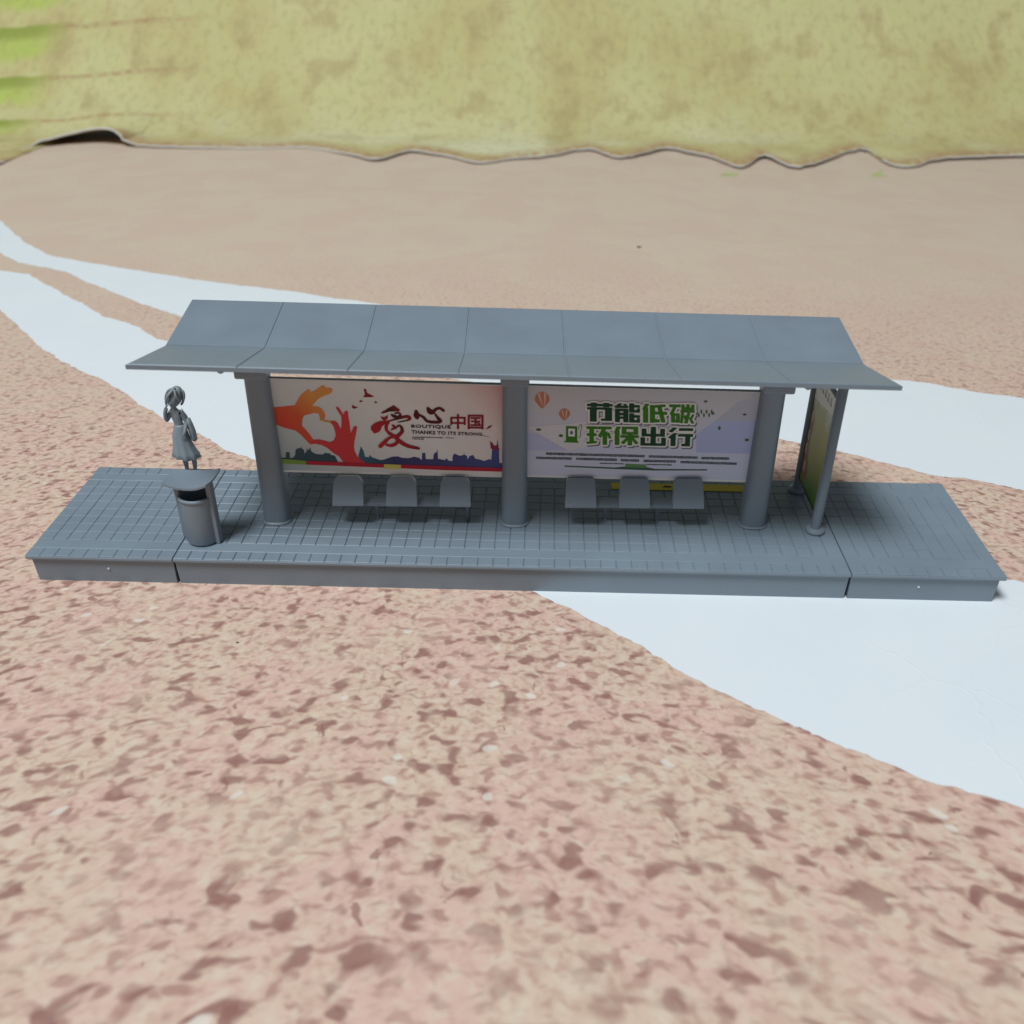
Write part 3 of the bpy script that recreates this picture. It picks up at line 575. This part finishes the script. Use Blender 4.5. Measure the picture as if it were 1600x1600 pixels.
def glyph(c, B, m, parent, layer):
    polys = []
    for q in GLYPH[c]:
        if isinstance(q, tuple): q = [(max(q[0]-1.6, -1), max(q[1]-1.4, -1)), (min(q[2]+1.6, 101), max(q[1]-1.4, -1)), (min(q[2]+1.6, 101), min(q[3]+1.4, 101)), (max(q[0]-1.6, -1), min(q[3]+1.4, 101))]
        P = []
        for u, w in q:
            u /= 100; w /= 100
            P.append(tuple((B[2][i]*(1-u)+B[3][i]*u)*(1-w)+(B[0][i]*(1-u)+B[1][i]*u)*w for i in (0, 1)))
        polys.append(P)
    o = multi('lettering', polys, m, parent, layer)
    multi('lettering_shadow', [[(x+.45, z-.55) for x, z in offset(q, .55)] for q in polys], SHD, parent, 4.5, .007)
    multi('lettering_outline', [offset(q, .6) for q in polys], PALE, parent, 9, .007)
    return o
for B, chars in ((R1, (('节', DG), ('能', DG), ('低', GG), ('碳', GG))), (R2, (('环', GG), ('保', GG), ('出', DG), ('行', DG)))):
    for i, (c, m) in enumerate(chars): glyph(c, half(B, i/4+.010, (i+1)/4-.010), m, b2, 14)
SAL = ink('ink_salmon', (.55, .20, .12))
for q in BALL: flat('printed_balloon', q, SAL, b2, 4)
multi('balloon_stripes', BALLST, ink('ink_cream', (.70, .52, .42)), b2, 5)
flat('printed_pump', PUMP, GG, b2, 5); flat('pump_window', PUMPW, WHITE, b2, 6); flat('pump_drop', PUMPD, ink('ink_blue', (.10, .14, .25)), b2, 7)
flat('pump_hose', brush(HOSE, 4), GG, b2, 5)
multi('printed_leaves', LEAF, ink('ink_leaf', (.05, .14, .03)), b2, 5)
smallprint('small_print', LINES7, ink('ink_pine', (.012, .035, .028)), b2, 5)
flat('printed_rule', RULE7, ink('ink_rule', (.05, .12, .07)), b2, 5); flat('printed_tab', GBLK, ink('ink_tab', (.12, .28, .10)), b2, 6)

# ------------------------------------------------------------------ benches
def bench(x, label, legs, chamf):
    y = 20.2; t = empty('bench', (1.5775+x, y+.0241*x, H), .0241)
    for dx in (-17.1, 0, 17.1):
        # seat: pan and back in one curved plate
        prof = [(0.4, 8.6), (.6, 9.2), (1.2, 10.2), (2.3, 12.2), (3.5, 14.6), (4.5, 17.2)]
        pr2 = catmull(prof, 3); V = []; F = []; n = len(pr2); hw = 4.95; c = chamf
        def outl(i):
            z = pr2[i][1]; w = hw-.5*max(0, (z-10)/7)
            if z > 16.0: w -= c*(z-16.0)/1.2
            return w
        for side in (0, 1):
            for i, (yy, zz) in enumerate(pr2):
                a = pr2[max(i-1, 0)]; b = pr2[min(i+1, n-1)]; ly = math.hypot(b[0]-a[0], b[1]-a[1]); ny, nz = (b[1]-a[1])/ly, -(b[0]-a[0])/ly
                o = 0 if side == 0 else 2.4
                for s in (-1, 1): V.append((dx+s*outl(i), yy+ny*o, zz+nz*o))
        for i in range(n-1):
            F.append((2*i, 2*i+1, 2*i+3, 2*i+2)); k = 2*n; F.append((k+2*i+1, k+2*i, k+2*i+2, k+2*i+3))
            F.append((2*i, 2*i+2, k+2*i+2, k+2*i)); F.append((2*i+1, k+2*i+1, k+2*i+3, 2*i+3))
        F.append((0, k, k+1, 1)); F.append((2*n-2, 2*n-1, k+2*n-1, k+2*n-2))
        so = pyd('seat', V, F, GREY, t); autosmooth(so, 40)
        bm = bmesh.new(); addbox(bm, dx-1.3, dx+1.3, 3.6, 6.2, 7.8, 12.0, .2); bmo('seat_support', bm, GREY, so)
    box('rail', -21.5, 21.5, 3.3, 8.4, 6.6, 7.9, GREY, t, .3, 2)
    for lx in legs:
        bm = bmesh.new(); addloft(bm, [[(lx-.5, 6.2, 0), (lx+.5, 6.2, 0), (lx+.5, 8.8, 0), (lx-.5, 8.8, 0)], [(lx-.5, 6.4, 1.1), (lx+.5, 6.4, 1.1), (lx+.5, 7.4, 1.1), (lx-.5, 7.4, 1.1)], [(lx-.5, 6.4, 6.7), (lx+.5, 6.4, 6.7), (lx+.5, 7.4, 6.7), (lx-.5, 7.4, 6.7)]])
        bmo('leg', bm, GREY, t)
    return tag(t, label, 'bench', 'three-seat benches under the posters')
bench(-36.5, 'three-seat grey bench below the poster with two orange-red hands', (-9, 20.6), 1.3)
bench(37.7, 'three-seat grey bench below the poster with green lettering', (-8.5, 8.5), .45)

# yellow strip lying on the deck behind the bench
YEL = mat('yellow_paper', (.62, .50, .04), .6)
ye = empty('paper_strip', (57.5, 50.0, H), .0); bm = bmesh.new(); addbox(bm, -23.5, 23.5, -2.2, 2.2, .06, .36, .08); bmo('strip', bm, YEL, ye)
pyd('printed_mark', [(-6, -.6, .40), (-3, -.7, .40), (-2.4, .3, .40), (-5, .8, .40)], [(0, 1, 2, 3)], INK, ye)
tag(ye, 'narrow yellow paper strip on the deck behind the bench below the green lettering', 'paper strip')

# ------------------------------------------------------------------ free-standing side sign
sg = empty('sign_panel', (98.0, 0, H), 0)
tag(sg, 'two-posted grey sign with a green printed panel beside the shelter', 'sign')
for y in (23.6, 49.4):
    p = loft('post', [ring(0, y, 1.3, 1.62, 1.62, 24), ring(0, y, 50.5, 1.55, 1.55, 24), ring(0, y, 51, 1.2, 1.2, 24)], GREY, sg)
    loft('foot', [ring(0, y, 0, 2.8, 2.8, 28), ring(0, y, .5, 3.15, 3.15, 28), ring(0, y, 1.1, 3.0, 3.0, 28), ring(0, y, 1.6, 2.1, 2.1, 28), ring(0, y, 1.75, 1.6, 1.6, 28)], GREY, p)
pn = box('panel', -.55, .55, 25.0, 48.0, 5.4, 46.6, GREY, sg, .15)
def sideflat(name, P, m, layer):  # (y,z) outlines on the face towards the shelter
    o = pyd(name, [(-.56-.03*layer, y, z) for y, z in P], [tuple(range(len(P)))], m, pn)
    if o.data.polygons[0].normal.x > 0: o.data.flip_normals()
    return o
def side_material():
    m = mat('sign_print', rough=.45); k = NT(m); tc = k.n('ShaderNodeTexCoord').outputs['Object']; s = k.n('ShaderNodeSeparateXYZ'); k.l(tc, s.inputs[0])
    r = k.n('ShaderNodeValToRGB'); k.l(k.math('MULTIPLY_ADD', k.noise(tc, 150, 4), .42, k.math('MULTIPLY_ADD', s.outputs[2], 1/.042, -.35)), r.inputs[0]); e = r.color_ramp.elements
    for p, c in ((.30, (.15, .21, .02)), (.7, (.26, .27, .04)), (.80, (.36, .46, .46))): q = e.new(p); q.color = (*c, 1)
    e[0].color = (.05, .20, .015, 1); e[-1].color = (.45, .48, .46, 1)
    k.l(r.outputs[0], k.b.inputs['Base Color']); return m
sideflat('poster_print', [(25.4, 6.2), (47.6, 6.2), (47.6, 45.8), (25.4, 45.8)], side_material(), 1)
sideflat('poster_header', [(25.4, 40), (47.6, 36.5), (47.6, 45.6), (25.4, 45.6)], ink('ink_header', (.74, .73, .68)), 2)
HG = ink('ink_header_grey', (.22, .25, .25))
for i in range(5):
    y = 29+i*3.1; sideflat('header_glyph', [(y, 41.4), (y+2.1, 41.4), (y+2.1, 42.2), (y+1.5, 42.2), (y+1.5, 44.2), (y+.6, 44.2), (y+.6, 42.2), (y, 42.2)], HG, 3)
sideflat('header_rule', [(25.6, 40.3), (47.4, 37.2), (47.4, 37.8), (25.6, 40.9)], ink('ink_rule_pale', (.72, .72, .68)), 3)
DKF = ink('frame_shade', (.05, .05, .05))  # dark strips for the panel frame, its shade put into the colour
for P in ([(25.2, 5.8), (47.8, 5.8), (47.8, 6.5), (25.2, 6.5)], [(25.2, 45.5), (47.8, 45.5), (47.8, 46.3), (25.2, 46.3)], [(47.0, 6.4), (47.8, 6.4), (47.8, 45.6), (47.0, 45.6)]): sideflat('border_shade', P, DKF, 5)
sideflat('printed_path', [(46.8, 8), (42.5, 7), (40, 12), (43.5, 20), (42.8, 30), (46.8, 35)], ink('ink_bark', (.20, .12, .07)), 1.5)
for i, (y, z) in enumerate(((45, 31), (45.5, 24), (45.8, 19), (44.5, 13))):
    sideflat('printed_figure', [(y-1, z-2.2), (y+.9, z-2.0), (y+1.2, z+.6), (y+.3, z+2), (y-.7, z+1.4)], ink('ink_tan', (.48, .33, .22)), 2+i*.2)

# ------------------------------------------------------------------ litter bin
bn = empty('litter_bin', (-97.2, 10.9, H), -.15)
tag(bn, 'grey open litter bin under a curved lid, standing by the platform joint', 'litter bin')
RX, RYB = 5.1, 4.6
rings = [ring(0, 0, 0, 4.5, 4.0), ring(0, 0, .55, 4.5, 4.0), ring(0, 0, .75, RX-.1, RYB-.1), ring(0, 0, 1.1, RX, RYB), ring(0, 0, 16.1, RX, RYB), ring(0, 0, 16.1, RX-.6, RYB-.6), ring(0, 0, 3, RX-.7, RYB-.7)]
body = loft('body', rings, GREY, bn)
bm = bmesh.new()   # rolled rim
N = 40; M8 = 10; vs = []
for i in range(N):
    a = 2*math.pi*i/N; rw = []
    for j in range(M8):
        b = 2*math.pi*j/M8; rr = .52*math.cos(b); rw.append(bm.verts.new(((RX-.12+rr)*math.cos(a), (RYB-.12+rr)*math.sin(a), 16.3+.62*math.sin(b))))
    vs.append(rw)
for i in range(N):
    for j in range(M8): bm.faces.new((vs[i][j], vs[(i+1) % N][j], vs[(i+1) % N][(j+1) % M8], vs[i][(j+1) % M8]))
bmo('rim', bm, GREY, body, True)
for s in (-1, 1):
    bm = bmesh.new(); addbox(bm, s*5.35-.85, s*5.35+.85, -1.3, 1.3, 0 if s > 0 else 1.2, 21.7 if s < 0 else 22.4, .3, 2)
    if s: bmo('strap', bm, GREY, bn)
V = []; F = []; nx, ny = 17, 9     # trough-shaped lid
for lay in (0, 1):
    for j in range(ny):
        for i in range(nx):
            u = -1+2*i/(nx-1); v = -1+2*j/(ny-1); e = 1-.10*abs(u)**6*0; x = 7.6*u*(1-.05*v*v); y = 5.5*v*(1-.10*u**4)*(1-.38*max(0, -u)*(v > 0))
            z = 21.9+(1.7 if u > 0 else .9)*u*u+.3*v*v+.25*v - (1.0 if lay else 0)*(1-.35*max(abs(u), abs(v))**4)
            V.append((x, y, z))
k = nx*ny
for j in range(ny-1):
    for i in range(nx-1):
        q = j*nx+i; F.append((q, q+1, q+nx+1, q+nx)); F.append((k+q+1, k+q, k+q+nx, k+q+nx+1))
per = [i for i in range(nx)]+[j*nx+nx-1 for j in range(1, ny)]+[(ny-1)*nx+i for i in range(nx-2, -1, -1)]+[j*nx for j in range(ny-2, 0, -1)]
for a, b in zip(per, per[1:]+per[:1]): F.append((b, a, k+a, k+b))
lid = pyd('lid', V, F, GREY, bn); autosmooth(lid, 40)

# ------------------------------------------------------------------ figurine
pe = empty('person', (-114.3, 52.2, H), 0)
tag(pe, 'grey plastic woman figurine in flared skirt, one hand raised to her head', 'figurine')
SK = {'pel': ((-1.2, .1, 15.5), 1.9, 1.5), 'wai': ((-1.2, 0, 19.4), 1.5, 1.15), 'che': ((-1.5, 0, 22.6), 1.9, 1.35), 'nb': ((-1.9, 0, 25.0), 1.15, .95), 'ne': ((-1.9, -.2, 26.3), .72, .72),
      'h1': ((-1.7, -.5, 27.9), 1.55, 1.6), 'h2': ((-1.0, -.2, 30.2), 1.95, 2.1), 'h3': ((-.4, 0, 32.2), 1.5, 1.6),
      'sl': ((-3.4, 0, 24.4), 1.1, 1.0), 'el': ((-5.1, -.7, 21.5), 1.0, 1.0), 'wl': ((-4.5, -1.7, 25.2), .72, .72), 'hl': ((-3.6, -2.0, 27.2), .75, .55),
      'sr': ((.4, 0, 24.4), 1.1, 1.0), 'er': ((1.5, .3, 21.0), .95, .95), 'wr': ((1.1, -1.5, 18.4), .66, .66), 'hr': ((.8, -2.0, 17.2), .65, .5),
      'll': ((-2.1, .1, 14.0), 1.35, 1.35), 'kl': ((-1.75, -.1, 8.0), .98, 1.0), 'cl': ((-1.7, .25, 5.2), .92, .98), 'al': ((-1.6, .1, 1.5), .55, .6), 'tl': ((-1.8, -1.6, .55), .55, .45),
      'lr': ((.1, .1, 14.0), 1.35, 1.35), 'kr': ((1.5, .0, 8.0), .98, 1.0), 'cr': ((1.45, .35, 5.2), .92, .98), 'ar': ((1.15, .2, 1.5), .55, .6), 'tr': ((1.3, -1.5, .55), .55, .45)}
ED = [('pel', 'wai'), ('wai', 'che'), ('che', 'nb'), ('nb', 'ne'), ('ne', 'h1'), ('h1', 'h2'), ('h2', 'h3'), ('nb', 'sl'), ('sl', 'el'), ('el', 'wl'), ('wl', 'hl'), ('nb', 'sr'), ('sr', 'er'), ('er', 'wr'), ('wr', 'hr'),
      ('pel', 'll'), ('ll', 'kl'), ('kl', 'cl'), ('cl', 'al'), ('al', 'tl'), ('pel', 'lr'), ('lr', 'kr'), ('kr', 'cr'), ('cr', 'ar'), ('ar', 'tr')]
ks = list(SK); me = bpy.data.meshes.new('skeleton'); me.from_pydata([SK[q][0] for q in ks], [(ks.index(a), ks.index(b)) for a, b in ED], [])
tmp = bpy.data.objects.new('skeleton', me); COL.objects.link(tmp)
tmp.modifiers.new('skin', 'SKIN'); sd = tmp.modifiers.new('sub', 'SUBSURF'); sd.levels = 2; sd.render_levels = 2
for i, q in enumerate(ks):
    v = me.skin_vertices[0].data[i]; v.radius = (SK[q][1], SK[q][2]); v.use_root = (q == 'pel')
bpy.context.view_layer.update()
bmesh_body = bpy.data.meshes.new_from_object(tmp.evaluated_get(bpy.context.evaluated_depsgraph_get())); bpy.data.objects.remove(tmp)
bm = bmesh.new(); bm.from_mesh(bmesh_body)
def capsule(bm, a, b, r0, r1, n=8):
    a, b = Vector(a), Vector(b); d = (b-a).normalized(); s = d.orthogonal().normalized(); t = d.cross(s)
    rg = [[tuple(a-d*r0*.7+(s*math.cos(q)+t*math.sin(q))*r0*.5) for q in [2*math.pi*i/n for i in range(n)]]]
    for p, r in ((a, r0), (b, r1)): rg.append([tuple(p+(s*math.cos(q)+t*math.sin(q))*r) for q in [2*math.pi*i/n for i in range(n)]])
    rg.append([tuple(b+d*r1*.7+(s*math.cos(q)+t*math.sin(q))*r1*.5) for q in [2*math.pi*i/n for i in range(n)]]); addloft(bm, rg)
for i, (dx, L) in enumerate(((-.33, 1.0), (-.11, 1.2), (.11, 1.25), (.33, 1.05))):   # fingers laid along the cheek
    capsule(bm, (-3.85+dx, -2.3, 27.0), (-3.35+dx*.8, -2.35, 27.0+L*.7), .15, .12); capsule(bm, (-3.35+dx*.8, -2.35, 27.0+L*.7), (-2.95+dx*.7, -2.2, 27.2+L), .12, .1)
capsule(bm, (-4.1, -2.1, 26.6), (-3.3, -2.5, 26.9), .15, .12)
for i, (dz, L) in enumerate(((-.3, .9), (-.1, 1.1), (.1, 1.1), (.3, .95))):
    capsule(bm, (.75, -2.2, 17.1+dz), (.2, -2.5, 16.7+dz), .15, .13); capsule(bm, (.2, -2.5, 16.7+dz), (.1-L*.3, -2.45, 16.2+dz), .13, .1)
capsule(bm, (.8, -2.0, 17.6), (.1, -2.35, 17.5), .15, .12)
capsule(bm, (-1.85, -1.9, 29.3), (-1.95, -2.45, 28.6), .16, .26); capsule(bm, (-2.3, -2.05, 27.75), (-1.5, -2.1, 27.7), .1, .1)
for s in (-1, 1): capsule(bm, (-1.75+s*.75-.16, -1.85, 29.55), (-1.75+s*.75+.16, -1.85, 29.55), .16, .16)
capsule(bm, (.75, .1, 28.6), (.8, .15, 29.6), .32, .3)
bmo('body', bm, FIG, pe, True)
bm = bmesh.new(); rg = []   # flared skirt with folds, and its waistband
for z, rx, ry, fl, cx in ((20.0, 1.75, 1.35, 0, -1.2), (19.4, 1.95, 1.55, 0, -1.2), (18.4, 2.25, 1.75, 0, -1.25), (15.8, 2.95, 2.3, .04, -1.45), (12.5, 3.35, 2.75, .10, -1.2), (9.8, 4.15, 3.4, .22, -.95), (8.0, 4.8, 3.9, .34, -.8), (7.7, 4.6, 3.7, .34, -.8), (10, 3.4, 2.8, .1, -.95)):
    rg.append([(cx+(rx+fl*math.sin(9*a+1))*math.cos(a), .1+(ry+fl*math.sin(9*a+1))*math.sin(a), z+(-.5*math.cos(a*1)*(z < 11))+(-.15*math.sin(4*a))*(z < 9)) for a in [2*math.pi*i/48 for i in range(48)]])
addloft(bm, rg); bmo('skirt', bm, FIG, pe, True)
bm = bmesh.new()   # swept hair with a hanging loop
bmesh.ops.create_uvsphere(bm, u_segments=32, v_segments=20, radius=1)
for v in bm.verts:
    a = math.atan2(v.co.y, v.co.x); wv = 1+.07*math.sin(9*a+4*v.co.z)+.03*math.sin(17*a-5*v.co.z)
    x, y, z = v.co.x*2.45*wv, v.co.y*2.5*wv, v.co.z*4.15
    if y < -.4: y = -.4+(y+.4)*(.55 if z < .8 else .95)
    th = .5; v.co = Vector((x*math.cos(th)+z*math.sin(th)-1.0, y+.55, -x*math.sin(th)+z*math.cos(th)+30.2))
loopP = catmull([(1.0, .8, 32.6), (2.1, .6, 32.2), (2.3, .5, 30.6), (1.6, .4, 28.6), (.8, .4, 27.4)], 5)
for a, b in zip(loopP, loopP[1:]): capsule(bm, a, b, .42, .42)
for P in ([(-.6, -1.6, 33.4), (-2.4, -1.9, 31.8), (-3.6, -1.4, 29.4), (-3.9, -.9, 27.4)], [(-.2, -1.3, 33.6), (-1.6, -2.3, 32.2), (-3.0, -2.1, 30.0), (-3.5, -1.5, 28.0)], [(0, -.9, 33.9), (-2.2, -.9, 33.0), (-3.9, -.4, 30.2), (-4.1, .1, 27.6)], [(.2, -1.4, 33.3), (.6, -2.2, 31.6), (1.2, -1.6, 29.6)]):
    L = catmull(P, 4)
    for q, (a, b) in enumerate(zip(L, L[1:])): capsule(bm, a, b, .5-.02*q, .5-.02*q, 6)
bmo('hair', bm, FIG, pe, True)
bm = bmesh.new(); addloft(bm, [[(x, y, z) for x, y in ((cx-w, -.6), (cx+w, -.6), (cx+w+.2, .9), (cx-w, .9))] for cx, w, z in ((2.2, .35, 22.3), (2.35, .75, 20.4), (2.75, .95, 17.6), (3.0, .85, 14.6), (3.2, .45, 13.7))])
bmesh.ops.bevel(bm, geom=list(bm.edges), offset=.15, segments=2, affect='EDGES'); bag = bmo('shoulder_bag', bm, FIG, pe, True)
bm = bmesh.new()
for a, b in zip(*(lambda q: (q, q[1:]))(catmull([(2.2, .2, 22.2), (1.2, -.2, 25.2), (.4, .8, 25.4), (1.7, 1.2, 22.5)], 4))): capsule(bm, a, b, .16, .16, 6)
bmo('strap', bm, FIG, bag, True)
